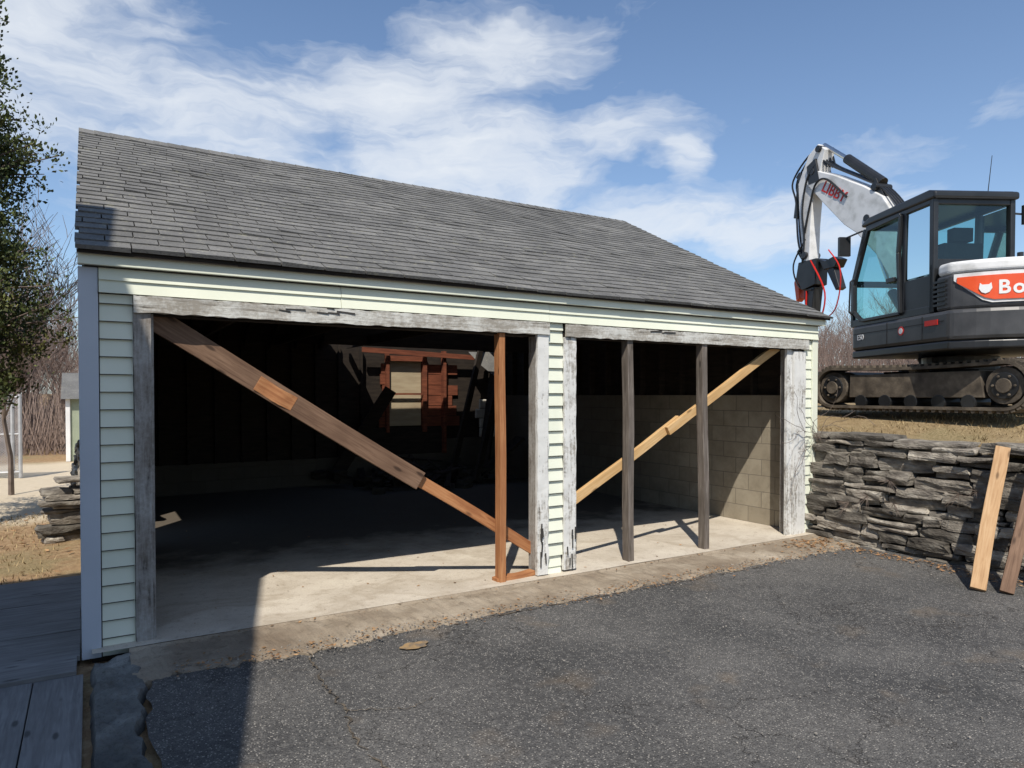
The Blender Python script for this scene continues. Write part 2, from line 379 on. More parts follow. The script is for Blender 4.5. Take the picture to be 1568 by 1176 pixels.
# ---------------------------------------------------------------- garage
G=empty('garage')
YF=5.1
mb=MB(); nx=72;ny=80;vs=[]
for j in range(ny+1):
    y=4.98+(12.2-4.98)*j/ny
    for i in range(nx+1):
        x=.0+7.18*i/nx; vs.append((x,y,.004*noise.noise(Vector((x,y,0)))))
mb.add(vs,[(j*(nx+1)+i,j*(nx+1)+i+1,(j+1)*(nx+1)+i+1,(j+1)*(nx+1)+i) for j in range(ny) for i in range(nx)])
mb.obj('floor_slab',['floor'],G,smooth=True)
mb=MB(); vs=[];nx=300
prof=[0,.04,.08,.2,.4,.6,.8,.92,1.0,1.0]
zz=[-.002,-.016,-.018,-.02,-.022,-.026,-.03,-.034,-.044,-.12]
for i in range(nx+1):
    x=.2+6.95*i/nx
    yf=edgeY(x)-.02+.08*noise.noise(Vector((x*3,9,0)))+.06*noise.noise(Vector((x*13,9,0)))+.03*noise.noise(Vector((x*40,9,0)))
    for q,t in enumerate(prof):
        y=4.979+(yf-4.979)*t
        z=zz[q]+(.013*noise.noise(Vector((x*6,y*6,0)))+.010*noise.noise(Vector((x*18,y*18,0))))*(q>0)
        vs.append((x,y,z))
k=len(prof)
mb.add(vs,[(i*k+j,i*k+j+1,(i+1)*k+j+1,(i+1)*k+j) for i in range(nx) for j in range(k-1)])
mb.obj('apron',['apron'],G,smooth=False)

def laps(mb,x0,x1,z0,z1,e,y,mi=0,jit=0):
    z=z0
    while z<z1-.01:
        zt=min(z+e,z1); yb=y-.017; yt=y-.017*(1-(zt-z)/e)-.002
        if jit: yb+=R(-jit,jit)
        mb.add([(x0,yb,z),(x1,yb,z),(x1,yt,zt),(x0,yt,zt),(x0,y+.004,z),(x1,y+.004,z),(x1,y+.004,zt),(x0,y+.004,zt)],
           [(0,1,2,3),(0,4,5,1),(0,3,7,4),(1,5,6,2),(3,2,6,7)],mi)
        z=zt
mb=MB()
laps(mb,.056,.243,-.06,2.24,.112,YF,0,.002)
laps(mb,.056,1.6,2.245,2.405,.08,YF-.032)
laps(mb,1.603,3.47,2.246,2.405,.08,YF-.034)
laps(mb,3.474,7.285,2.245,2.405,.08,YF-.032)
laps(mb,3.475,3.638,.16,2.242,.112,YF-.004,0,.002)
laps(mb,7.082,7.20,-.0,2.24,.112,YF,0,.002)
laps(mb,3.48,3.63,-.03,.15,.09,YF+.006,0,.006)
mb.obj('siding',['siding'],G)
mb=MB()
mb.box(-.055,.052,YF-.03,YF+.10,-.06,2.40)
mb.obj('corner_board_left',['corner'],G,.004)
mb=MB()
mb.box(7.205,7.30,YF-.03,YF+.10,.0,2.40)
mb.box(-.055,7.36,5.012,5.032,2.408,2.487)
mb.box(-.055,7.36,5.032,5.10,2.410,2.42)
mb.obj('fascia_and_trim',['siding'],G,.003)
mb=MB(); mb.box(-.057,7.362,5.002,5.010,2.474,2.497); mb.box(-.02,7.30,5.052,5.060,2.400,2.408)
mb.box(.052,.058,YF-.022,YF-.01,-.06,2.24)
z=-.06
while z<2.15: # dark strips paint the shadow line under each siding lap
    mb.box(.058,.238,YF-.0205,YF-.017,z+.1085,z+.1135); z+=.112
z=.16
while z<2.1:  # painted lap shadows on the centre siding strip
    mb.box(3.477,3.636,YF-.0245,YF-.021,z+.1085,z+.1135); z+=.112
mb.obj('drip_edge_and_lap_shadows',['darkvoid'],G)

def rough_box(mb,x0,x1,y0,y1,z0,z1,seg,amp,axis='z',mi=0,rot=0):
    n=seg; vs=[]
    for i in range(n+1):
        t=i/n
        for a,b in((0,0),(1,0),(1,1),(0,1)):
            j1=amp*noise.noise(Vector((t*n*.45,a*7+x0*3,b*5+z0)))
            j2=amp*noise.noise(Vector((t*n*.45,a*3+x0,b*9+2)))
            if axis=='z':
                vs.append(((x0,x1)[a]+j1,(y0,y1)[b]+j2*.4,z0+(z1-z0)*t))
            else:
                vs.append((x0+(x1-x0)*t,(y0,y1)[a]+j2*.3,(z0,z1)[b]+j1))
    fs=[]
    for i in range(n):
        o=4*i
        for j in range(4): fs.append((o+j,o+(j+1)%4,o+4+(j+1)%4,o+4+j))
    fs+=[(3,2,1,0),(4*n,4*n+1,4*n+2,4*n+3)]
    mb.add(vs,fs,mi)
mb=MB()
rough_box(mb,.246,.345,YF-.035,YF-.008,-.04,2.13,40,.006,mi=1)
rough_box(mb,3.352,3.468,YF-.04,YF-.006,.01,2.235,40,.012)
rough_box(mb,3.642,3.775,YF-.035,YF-.004,.02,2.12,40,.012)
rough_box(mb,6.86,7.07,YF-.035,YF-.006,-.03,2.10,40,.006)
rough_box(mb,6.765,6.855,YF-.012,YF+.02,-.03,2.12,30,.004)
mb.obj('door_posts',['peel','oldwood'],G)
mb=MB()
mb.box(.30,.362,YF-.005,YF+.14,-.02,2.13); mb.box(3.375,3.42,YF-.003,YF+.14,.0,2.12)
mb.box(3.42,3.77,YF+.01,YF+.14,.0,2.12); mb.box(6.85,7.12,YF+.022,YF+.14,-.02,2.12)
mb.obj('door_jambs',['oldwood'],G)
mb=MB()
rough_box(mb,.246,3.47,YF-.058,YF-.036,2.13,2.238,90,.010,'x')
rough_box(mb,3.65,7.10,YF-.056,YF-.036,2.125,2.234,90,.010,'x')
mb.obj('header_boards',['peelh'],G)
mb=MB(); mb.box(.1,7.2,YF+.005,YF+.12,2.12,2.40); mb.box(.0,.26,YF+.005,YF+.14,-.1,2.13)
mb.box(7.08,7.3,YF+.005,YF+.14,-.1,2.13); mb.obj('header_beam',['dark'],G)
mb=MB()
for i in range(9):
    x=random.choice([R(1.1,1.6),R(4.6,5.6)]); L=R(.05,.16); z=2.236+R(-.035,.0)
    mb.beam((x,YF-.06,z),(x+L,YF-.063,z+R(-.012,.012)),.005,R(.005,.012),0)
for i in range(14):
    x=random.choice([R(3.37,3.45),R(3.66,3.76)]); z=R(.02,.35)
    mb.beam((x,YF-.05,z),(x+R(-.01,.01),YF-.052,z+R(.05,.15)),.012,.005,0)
mb.obj('rotten_splinters',['darkvoid'],G)

board('stud_orange',(3.005,YF+.01,-.02),(3.0,YF+.01,2.13),.058,.09,'woodo',(0,-1,0),G)
board('sill_plate',(2.96,YF+.03,.012),(3.36,YF+.05,.02),.09,.04,'woodo',(0,0,1),G)
board('stud_grey_1',(4.44,YF+.01,-.02),(4.42,YF+.01,2.13),.07,.09,'woodg',(0,-1,0),G)
board('stud_grey_2',(5.47,YF+.01,-.02),(5.42,YF+.01,2.13),.07,.09,'woodg',(0,-1,0),G)
board('brace_brown',(.33,YF+.085,2.13),(2.29,YF+.085,.90),.15,.04,'woodb',(0,-1,0),G)
board('brace_orange',(2.02,YF+.125,1.075),(3.42,YF+.125,.205),.095,.04,'woodo',(0,-1,0),G)
board('brace_block',(1.02,YF+.062,1.685),(1.28,YF+.062,1.53),.11,.004,'woodo',(0,-1,0),G)
board('brace_yellow_upper',(5.02,YF+.085,1.235),(6.72,YF+.085,2.15),.09,.04,'woody',(0,-1,0),G)
board('brace_yellow_lower',(3.72,YF+.127,.535),(5.22,YF+.127,1.345),.09,.04,'woody',(0,-1,0),G)

mb=MB()
mb.box(7.10,7.32,5.24,12.42,-.1,1.60)
mb.box(5.9,7.10,12.2,12.42,-.1,.75)
mb.box(0.0,5.9,12.2,12.42,-.1,.48)
mb.box(-.05,.12,5.24,8.40,-.1,.48); mb.box(-.05,.12,9.25,12.2,-.1,.48)
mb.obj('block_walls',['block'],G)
mb=MB()
for i in range(4):
    z=.76+i*.19; mb.box(6.66+R(-.1,.06),7.09,12.17,12.235,z,z+.182)
mb.obj('lit_hole_blocks',['palestone'],G,.015)  # pale block colour imitates the sunlit hole in the rear wall
mb=MB()
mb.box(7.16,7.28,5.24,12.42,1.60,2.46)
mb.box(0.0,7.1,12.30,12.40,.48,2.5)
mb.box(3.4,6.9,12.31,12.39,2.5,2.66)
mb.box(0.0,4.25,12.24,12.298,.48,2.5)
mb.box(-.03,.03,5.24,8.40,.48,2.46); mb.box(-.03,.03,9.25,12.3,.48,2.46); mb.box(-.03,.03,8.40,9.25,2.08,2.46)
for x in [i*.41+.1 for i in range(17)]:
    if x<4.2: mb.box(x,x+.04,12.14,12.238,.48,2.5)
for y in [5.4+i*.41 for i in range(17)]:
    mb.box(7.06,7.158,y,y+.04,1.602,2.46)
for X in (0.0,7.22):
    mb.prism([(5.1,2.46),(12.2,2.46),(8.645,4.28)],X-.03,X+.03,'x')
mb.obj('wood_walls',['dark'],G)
mb=MB()
for i in range(6):
    z=1.0+i*.2
    mb.box(4.62+R(-.04,.04),4.74+R(-.01,.01),12.24,12.27,z,z+.19,0)
    mb.box(5.50,6.22+R(-.25,.1),12.24+R(0,.02),12.27+R(0,.02),z,z+.19,0)
mb.box(4.70,5.50,12.22,12.26,2.24,2.34,0)
mb.box(5.44,5.52,12.16,12.25,.9,2.4,0); mb.box(4.70,4.76,12.16,12.25,.9,2.4,0)
mb.box(5.85,5.91,12.12,12.235,.48,2.45,0)
mb.box(4.77,5.43,12.25,12.28,1.02,2.235,1)
mb.box(4.25,5.9,12.205,12.29,.482,.98,2)
mb.beam((4.2,12.05,2.42),(6.5,12.1,2.34),.05,.09,0)
mb.beam((4.76,12.17,1.62),(5.44,12.17,1.62),.03,.035,0)
mb.obj('rear_wall_remains',['redboard','ply','dark'],G)
mb=MB()
for i in range(18):
    x=.1+i*.42
    mb.beam((x,5.15,2.44),(x,8.6,4.20),.04,.12)
    if not(3.6<x<6.9): mb.beam((x,12.15,2.44),(x,8.7,4.20),.04,.12)
    elif i%2: mb.beam((x,10.6,3.23),(x,8.7,4.20),.04,.12)
for i in range(0,18,3):
    x=.15+i*.42
    if x<4: mb.beam((x,5.25,2.50),(x,12.1,2.50),.04,.14)
mb.box(0.04,7.15,8.62,8.66,4.12,4.28)
for i in range(5): mb.beam((3.2,11.0,2.50+i*.165),(7.1,11.03,2.48+i*.165),.03,.168)  # added hanging boards that block the bright sky seen through the roof hole
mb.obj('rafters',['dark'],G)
mb=MB()
LL=math.hypot(3.665,1.88)
def slope_slab(mb,x0,x1,s0,s1,front,th=.03,off=0,mi=0):
    def P(s,o):
        t=s/LL; z=2.50+1.88*t+o
        y=4.98+3.665*t if front else 12.31-3.665*t
        return y,z
    ya,za=P(s0,off);yb,zb=P(s1,off)
    mb.add([(x0,ya,za-th),(x1,ya,za-th),(x1,yb,zb-th),(x0,yb,zb-th),(x0,ya,za),(x1,ya,za),(x1,yb,zb),(x0,yb,zb)],
          [(0,3,2,1),(4,5,6,7),(0,1,5,4),(1,2,6,5),(2,3,7,6),(3,0,4,7)],mi)
slope_slab(mb,-.05,7.40,0,LL,True)
slope_slab(mb,-.05,3.65,0,LL,False)
slope_slab(mb,6.65,7.40,0,LL,False)
slope_slab(mb,3.65,6.65,2.0,LL,False)
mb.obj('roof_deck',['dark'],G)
mb=MB()
def shing(front,xa,xb,sa,sb):
    ex=.128; i=0
    while sa+i*ex<sb-.02:
        s0=sa+i*ex; s1=min(s0+ex+.03,sb)
        x=xa-.305+(i%2)*.152+(i%5)*.01
        while x<xb:
            x0=max(xa,x+.004); x1=min(xb,x+.301)
            if x1-x0>.02:
                t0=.022+R(0,.002); t1=.014; d=R(-.006,.006)
                c0=R(0,.003) if random.random()<.85 else R(.003,.014); c1=R(0,.003)
                def P(s,o,x):
                    t=s/LL; z=2.50+1.88*t; y=4.98+3.665*t if front else 12.31-3.665*t
                    sag=.008*math.sin(x*1.3+s)+.004*math.sin(x*3.1)
                    ny=(-.4564 if front else .4564); return y+ny*(o+sag),z+.8898*(o+sag)
                y0,z0=P(s0+d,t0+c0,x0); y0b,z0b=P(s0+d,t0+c1,x1); y1,z1=P(s1,t1,x0); y1b,z1b=P(s1,t1,x1); yb,zb=P(s0+d,0,x0)
                mb.add([(x0,y0,z0),(x1,y0b,z0b),(x1,y1b,z1b),(x0,y1,z1),(x0,yb,zb),(x1,yb,zb)],
                       [(0,1,2,3),(4,5,1,0),(4,0,3),(5,2,1)])
            x+=.305
        i+=1
shing(True,-.07,7.42,-.02,LL)
shing(False,-.07,3.63,0,LL); shing(False,6.67,7.42,0,LL); shing(False,3.65,6.65,2.02,LL)
x=-.07
while x<7.4:
    x1=min(7.42,x+.16)
    mb.add([(x,8.50,4.332),(x1,8.50,4.328),(x1,8.645,4.412),(x,8.645,4.418),(x1,8.79,4.328),(x,8.79,4.332)],[(0,1,2,3),(3,2,4,5)])
    x+=.14
mb.obj('roof_shingles',['shingle'],G)
mb=MB()
for i in range(26):
    x=R(3.9,6.8);y=R(10.2,12.0);a=R(0,3.1);L=R(.3,1.3);z=R(.03,.45)*(1-abs(x-5.4)/2.5)+.03
    mb.beam((x,y,z),(x+L*math.cos(a),y+L*math.sin(a)*.5,z+R(-.02,.3)),R(.04,.16),.03,0)
mb.beam((6.95,11.6,2.6),(5.9,10.9,.05),.05,.18,0); mb.beam((6.6,11.9,2.7),(5.6,11.3,.1),.04,.16,0)
mb.beam((6.9,11.9,2.2),(6.3,11.4,.05),.20,.10,0); mb.beam((6.9,11.0,.8),(6.1,11.2,.1),.5,.05,0)
mb.beam((3.6,11.9,.1),(4.6,11.7,1.7),.05,.22,0)
mb.obj('collapsed_boards',['dark'],G)
mb=MB()
mb.add([(6.30,11.95,2.44),(7.02,12.0,2.46),(7.0,11.8,2.15),(6.75,11.75,1.98),(6.5,11.85,2.2)],[(0,1,2,3,4)])
mb.obj('hanging_shingles',['shingle'],G)
def stone(mb,c,h,amp,seed,rotz=0,mi=0,n=3,rnd=.25):
    idx={};vs=[];fs=[]
    def vid(i,j,k):
        key=(i,j,k)
        if key not in idx:
            p=Vector((2*i/n-1,2*j/n-1,2*k/n-1)); q=p.normalized()*1.25
            p=p.lerp(q,rnd)
            p=Vector((p.x*h[0],p.y*h[1],p.z*h[2]))
            w=Vector((p.x*6+seed*3.1,p.y*6+seed*1.7,p.z*14+seed))
            p+=Vector((noise.noise(w),noise.noise(w+Vector((9,0,0))),noise.noise(w+Vector((0,9,0)))*.6))*amp
            cs,sn=math.cos(rotz),math.sin(rotz)
            idx[key]=len(vs); vs.append((c[0]+p.x*cs-p.y*sn,c[1]+p.x*sn+p.y*cs,c[2]+p.z))
        return idx[key]
    for a in range(n):
        for b in range(n):
            for (u,v,w) in ((0,1,2),(1,2,0),(2,0,1)):
                for sde in (0,n):
                    q=[]
                    for da,db in((0,0),(1,0),(1,1),(0,1)):
                        t=[0,0,0];t[u]=a+da;t[v]=b+db;t[w]=sde;q.append(vid(*t))
                    fs.append(q if sde else q[::-1])
    mb.add(vs,fs,mi)
mb=MB()
for i in range(70):
    x=5.2+random.gauss(0,.8);y=11.3+random.gauss(0,.4); s=R(.04,.15)
    if .3<x<7 : stone(mb,(x,min(y,12.1),R(0,.25)),(s,s*.8,s*.5),s*.4,i,R(0,3))
mb.obj('rubble',['soil'],G)

# ---------------------------------------------------------------- stone walls
def drywall(name,p0,p1,h0,h1,zb,thick,seed,cap=True,mat='slate',c0=.05,c1=.145):
    e=MB(); random.seed(seed)
    p0=Vector((*p0,0));p1=Vector((*p1,0));L=(p1-p0).length;d=(p1-p0).normalized();a=math.atan2(d.y,d.x)
    nrm=Vector((-d.y,d.x,0))
    z=zb;sd=0
    hm=max(h0,h1)
    while z<zb+hm:
        ch=R(c0,c1); s=-R(0,.3)
        while s<L:
            l=R(.12,.62); hh=ch*R(.8,1.06)
            t=(s+l/2)/L; top=zb+h0+(h1-h0)*max(0,min(1,t))+.05*math.sin(t*17)+.03*math.sin(t*41)
            if z+hh*.5<top:
                nsub=1 if random.random()<.72 or ch<.08 else 2
                for q in range(nsub):
                    zc=z+hh*(q+.5)/nsub+.03*math.sin((s)*1.9+z*2)
                    c=p0+d*(s+l/2)-nrm*(R(-.055,.055)+(z-zb)*.10)
                    stone(e,(c.x,c.y,zc),(l/2*.985,thick/2,hh/2/nsub*.98),.036,sd,a+R(-.07,.07),n=4,rnd=.16); sd+=1
            s+=l+.004
        z+=ch*.95
    if cap:
        s=0
        while s<L:
            l=R(.3,.75); t=(s+l/2)/L; top=zb+h0+(h1-h0)*t
            c=p0+d*(s+l/2)-nrm*((top-zb)*.10)
            stone(e,(c.x,c.y,top+R(.01,.05)),(l/2,thick/2*1.15,R(.022,.045)),.03,sd+500,a+R(-.12,.12),n=4,rnd=.15); sd+=1
            s+=l*R(.95,1.3)
    o=e.obj(name,[mat])
    return o
drywall('stone_retaining_wall',(7.30,-2.2),(7.30,5.02),1.05,1.20,-.1,.34,3)
drywall('stone_retaining_wall',(-.36,9.7),(.1,9.75),.58,.74,-.12,.36,9)
drywall('stone_retaining_wall',(.1,9.9),(-.05,14.0),.8,.85,-.12,.4,11)
random.seed(21)
mb=MB(); mb.box(7.36,7.50,-2.4,5.2,-.12,1.0)
mb.obj('retaining_wall_backfill',['soil'])

for i,(a,b) in enumerate((((6.34,2.90,-.03),(7.12,3.06,1.12)),((6.44,2.72,-.03),(7.14,2.78,1.12)),((6.5,2.5,-.03),(7.14,2.45,1.1)))):
    board('leaning_board',a,b,.115 if i==0 else .10,.045,'woodl' if i!=1 else 'woodb',(-1,-.6,.6))

mb=MB()
def leaf(x,y,z,s):
    a=R(0,6.28);t=R(-.5,.5); u=Vector((math.cos(a),math.sin(a),t*.5))*s; v=Vector((-math.sin(a),math.cos(a),R(-.5,.5)))*s*.5
    c=Vector((x,y,z)); mb.add([c-u,c-v*.8,c+u,c+v],[(0,1,2,3)])
for i in range(2000):
    t=random.random()
    if t<.45: x=R(.4,7.1); leaf(x,edgeY(x)+random.gauss(0,.07),-.018,R(.005,.020))
    elif t<.7: leaf(7.02-abs(random.gauss(0,.14)),R(2.4,4.9),-.03,R(.008,.03))
    elif t<.85: leaf(6.75+random.gauss(0,.25),4.75+random.gauss(0,.12),-.015,R(.008,.03))
    elif t<.93: leaf(R(.4,7),4.98+random.gauss(0,.04),-.004,R(.006,.018))
    else: leaf(R(.4,7),R(5,9),.008,R(.006,.02))
for i in range(160): leaf(R(-3,-.1),R(7.6,13),-.09+R(0,.03),R(.02,.045))
mb.obj('fallen_leaves',['leaf'])
mb=MB()
for i in range(1400):
    x=R(.4,7.1); t=random.random()
    y=edgeY(x)+random.gauss(0,.07) if t<.7 else R(-.5,4.4)
    s=R(.002,.006); stone(mb,(x,y,-.034 if y<4.4 else -.025),(s,s*.8,s*.6),0,i,R(0,3),n=1,rnd=.3)
mb.obj('gravel',['stonebits'])

mb=MB()
def blade(x,y,h):
    z=gz(x,y); a=R(0,6.28); w=.006; l=R(.5,1.6)*h
    dx,dy=math.cos(a),math.sin(a)
    mb.add([(x-dy*w,y+dx*w,z-.01),(x+dy*w,y-dx*w,z-.01),(x+dx*l,y+dy*l,z+h)],[(0,1,2)])
for i in range(12000):
    x=7.5+abs(random.gauss(0,1.6)); y=R(0,9)
    if noise.noise(Vector((x*1.6,y*1.6,7)))>-.1: blade(x,y,R(.015,.05))
for i in range(700): blade(7.42+R(-.08,.1),R(1,5),R(.05,.15))
for i in range(3500): blade(R(-4,-.3),R(7.6,12),R(.02,.06))
mb.obj('grass',['grass'],recalc=False)
mb=MB()
for i in range(16):
    p=Vector((7.12+R(-.12,.22),5.02,R(.9,1.3))); v=Vector((R(-.06,.06),-.02,R(-.1,.12)))
    for k in range(9):
        q=p+v; mb.tube(p,q,.0028,.0024,4,0,False); p=q; v+=Vector((R(-.04,.04),R(-.02,.02),R(-.05,.035))); v=v.normalized()*.08
for i in range(6):
    y=R(3.2,4.7); z=R(.35,.8)
    for k in range(14):
        p=Vector((7.10,y,z)); q=p+Vector((-.05+R(-.03,.02),R(-.12,.12),R(-.14,.05))); mb.tube(p,q,.003,.0015,3,0,False)
mb.obj('dry_vine',['bark'])

# ---------------------------------------------------------------- neighbouring house (its shadow falls on the left side)
H=empty('house')
mb=MB()
prof=[(-2.1,-.1),(3.0,-.1),(3.0,6.80),(-2.1,3.12)]
mb.prism(prof,-9.5,-2.0,'x')
mb.obj('walls',['housewall'],H)
mb=MB(); mb.prism([(-2.75,2.76),(3.18,7.0),(3.18,6.86),(-2.75,2.62)],-9.7,-1.80,'x'); mb.obj('roof',['shingle'],H)
mb=MB(); mb.box(-1.998,-1.97,-.6,.5,1.1,2.4); mb.obj('window_frame',['white'],H)
mb=MB(); mb.box(-1.972,-1.962,-.52,.42,1.18,2.32); mb.obj('window_pane',['char2'],H)

# ---------------------------------------------------------------- left background
F=empty('chain_link_gate')
mb=MB()
gx0,gx1,gy=-2.7,-1.22,17.4
for x in (gx0,gx1,-1.35): mb.tube((x,gy,-.1),(x,gy,1.62),.035,n=8)
mb.tube((gx0,gy,1.56),(gx1,gy,1.56),.025); mb.tube((gx0,gy,.02),(gx1,gy,.02),.025)
mb.tube((gx0,gy,.8),(gx1,gy,.8),.018)
for i in range(60):
    for s in (1,-1):
        x=gx0-1.5+i*.05
        a=Vector((x,gy,.02 if s>0 else 1.56)); b=Vector((x+1.5,gy,1.56 if s>0 else .02))
        t0=max(0,(gx0-a.x)/1.5); t1=min(1,(gx1-a.x)/1.5)
        if t1>t0: mb.tube(a.lerp(b,t0),a.lerp(b,t1),.0055,n=3,cap=False)
mb.obj('gate_mesh',['galv'],F)
S=empty('garden_shed')
mb=MB(); mb.box(-.48,1.6,21.0,23.2,-.1,1.55,0); mb.box(-.52,-.42,20.94,21.05,-.1,1.52,1); mb.box(-.2,.5,20.95,21.0,.0,1.4,1)
mb.prism([(20.8,1.50),(23.4,1.50),(22.1,2.2)],-.62,1.8,'x',2)
mb.obj('shed_body',['green','white','shingle'],S,.01)

def bare_tree(seed,h,spread=.5,r=.09,depth=5,minr=.004,sides=4):
    rs=random.Random(seed); mb=MB()
    def grow(p,d,L,r,dep):
        segs=3; q=p
        for i in range(segs):
            d2=(d+Vector((rs.uniform(-.16,.16),rs.uniform(-.16,.16),rs.uniform(-.03,.10)))).normalized()
            e=q+d2*(L/segs); r2=r*.84
            mb.tube(q,e,r,r2,sides if r>.02 else 3,0,False)
            if dep>0 and (i>0 or dep<4):
                for _ in range(2 if rs.random()<.6 else 1):
                    a=rs.uniform(0,6.28); t=Vector((math.cos(a),math.sin(a),rs.uniform(.1,1.0))).normalized()
                    grow(e,(d2*.6+t*spread).normalized(),L*rs.uniform(.5,.75),max(minr,r2*.55),dep-1)
            q=e;d=d2;r=r2
        if dep>0: grow(q,d,L*.7,r*.8,dep-1)
    grow(Vector((0,0,0)),Vector((0,0,1)),h*.42,r,depth)
    return mb
protos=[bare_tree(s,R(6,8),.62,.07,4,minr=.009,sides=4).obj('branches_proto',['barkfar']) for s in (1,2,3,4)]
DT=empty('distant_trees')
pm=[o.data for o in protos]
for o in protos: bpy.data.objects.remove(o)
def put(x,y,s,parent=DT):
    o=bpy.data.objects.new('bare_branches',random.choice(pm)); scene.collection.objects.link(o)
    o.parent=parent; o.location=(x,y,gz(x,y)-.1); o.rotation_euler=(R(-.05,.05),R(-.05,.05),R(0,6.28)); sz=s*R(.75,1.2); o.scale=(sz,sz,sz)
for i in range(75):
    y=R(24,40); put(-.10*y+R(-4,4.5),y,R(.5,.85))
for i in range(50):
    d=R(24,40); a=math.radians(R(20,37.8)); put(d*math.cos(a),d*math.sin(a),R(.32,.50))
mb=MB()
for i in range(8000):
    if i<4500: y=R(23.5,34); x=-.12*y+R(-4,5)
    else: d=R(22,34); a=math.radians(R(18,38)); x,y=d*math.cos(a),d*math.sin(a)
    z=gz(x,y); h=R(.5,2.2)
    mb.tube((x,y,z),(x+R(-.5,.5),y+R(-.5,.5),z+h),.012,.004,3,0,False)
mb.obj('brush',['barkfar'],recalc=False)
o=bare_tree(12,5.6,.6,.05,4,minr=.006).obj('bare_tree',['bark']); o.location=(-1.15,14.5,-.1); o.scale=(.9,.9,.82)

random.seed(5)
T=empty('evergreen_tree')
mb=MB(); bx,by=-1.42,11.4
mb.tube((bx,by,-.2),(bx+.05,by,3),.14,.10,10); mb.tube((bx+.05,by,3),(bx,by,6.9),.10,.02,8)
clumps=[]
NL=260
for i in range(NL):
    z=1.25+5.4*(i/NL)**.95; a=R(0,6.28); t=(z-1.25)/5.4
    Lr=(1.38*(1-t*.55))*R(.5,1.12)*(.8+.3*math.sin(z*3.1+a))
    if t>.9: Lr*=.6
    p=Vector((bx,by,z)); q=p+Vector((math.cos(a)*Lr,math.sin(a)*Lr,R(-.1,.45)*Lr+.1))
    mb.tube(p,q,.02,.006,5,0,False)
    for k in range(8):
        s=(k+1.5)/9; c=p.lerp(q,s)+Vector((R(-.13,.13),R(-.13,.13),R(-.12,.16)))
        clumps.append((c,R(.08,.17)))
mb.obj('trunk_and_limbs',['bark'],T)
mb=MB()
for c,s in clumps:
    ax=Vector((R(-.5,.5),R(-.5,.5),1)).normalized()
    for k in range(36):
        o=Vector((random.gauss(0,1),random.gauss(0,1),random.gauss(0,1)))*s*.6
        p=c+o; d=(ax+o.normalized()*.9+Vector((R(-.4,.4),R(-.4,.4),R(-.3,.3)))).normalized(); L=R(.03,.07)
        w=d.cross(Vector((R(-1,1),R(-1,1),R(-1,1)))).normalized()*L*.34
        mb.add([p-w*.6,p+d*L*.5-w,p+d*L,p+d*L*.5+w],[(0,1,2,3)])
mb.obj('foliage',['ever'],T,recalc=False)

# ---------------------------------------------------------------- excavator
EX=empty('excavator',(9.30,4.24,1.40)); EX.rotation_euler=(0,0,math.radians(62))
U=empty('undercarriage'); U.parent=EX; U.rotation_euler=(0,0,math.radians(22)); U.location=(.30,.05,0)
def track(y0,y1,name):
    mb=MB(); pts=[]; r0=.27; r1=.23; xa,xb=-1.06,1.10; zc=.30
    N=14
    for i in range(N+1):
        t=math.pi/2+math.pi*i/N; pts.append((xa+r0*math.cos(t),zc+r0*math.sin(t)))
    for i in range(1,12): pts.append((xa+(xb-xa)*i/12,.03))
    for i in range(N+1):
        t=-math.pi/2+math.pi*i/N; pts.append((xb+r0*math.cos(t),zc+r0*math.sin(t)))
    for i in range(1,12): pts.append((xb+(xa-xb)*i/12,.57-.03*math.sin(math.pi*i/12)))
    n=len(pts); vs=[]
    def inn(p):
        x,z=p; c=Vector((max(xa,min(xb,x)),zc)); d=Vector((x-c.x,z-c.y)); d=d.normalized()*(d.length-.035); return (c.x+d.x,c.y+d.y)
    ip=[inn(p) for p in pts]
    for p in pts: vs+= [(p[0],y0,p[1]),(p[0],y1,p[1])]
    for p in ip: vs+= [(p[0],y0,p[1]),(p[0],y1,p[1])]
    fs=[]
    for i in range(n):
        j=(i+1)%n; fs+=[(2*i,2*j,2*j+1,2*i+1),(2*n+2*i,2*n+2*i+1,2*n+2*j+1,2*n+2*j),(2*i,2*n+2*i,2*n+2*j,2*j),(2*i+1,2*j+1,2*n+2*j+1,2*n+2*i+1)]
    mb.add(vs,fs)
    for i in range(n):
        a=Vector(pts[i]);b=Vector(pts[(i+1)%n]); L=(b-a).length; k=max(1,int(round(L/.09)))
        for q in range(k):
            c=a.lerp(b,(q+.5)/k); d=(b-a).normalized(); nn=Vector((d.y,-d.x))
            cc=Vector((max(xa,min(xb,c.x)),zc))
            if nn.dot(c-cc)<0: nn=-nn
            w=.025
            P=[c-d*w,c+d*w,c+d*w*.7+nn*.03,c-d*w*.7+nn*.03]
            mb.prism([(p.x,p.y) for p in P],y0+.01,y1-.01,'y')
    mb.obj(name+'_belt',['rubber'],U)
    mb=MB()
    for x,r in((xa,.20),(xb,.21)):
        mb.tube((x,y0+.05,zc),(x,y1-.04,zc),r,n=24,mi=1); mb.tube((x,y0+.04,zc),(x,y1-.02,zc),r*.72,n=20,mi=0); mb.tube((x,y0+.03,zc),(x,y1+.0,zc),r*.40,n=16,mi=1)
        for q in range(6): t=q*math.pi/3; mb.tube((x+r*.56*math.cos(t),y1-.03,zc+r*.56*math.sin(t)),(x+r*.56*math.cos(t),y1-.005,zc+r*.56*math.sin(t)),.016,n=6,mi=1)
    for i in range(5): mb.tube((-.68+i*.34,y0+.06,.12),(-.68+i*.34,y1-.03,.12),.085,n=14,mi=0)
    mb.tube((0,y0+.06,.5),(0,y1-.06,.5),.05,n=10,mi=1)
    mb.prism([(-.85,.17),(.85,.17),(.84,.46),(-.80,.47)],y0+.08,y1-.035,'y',1)
    mb.obj(name+'_rollers',['char2','rubber'],U,.006)
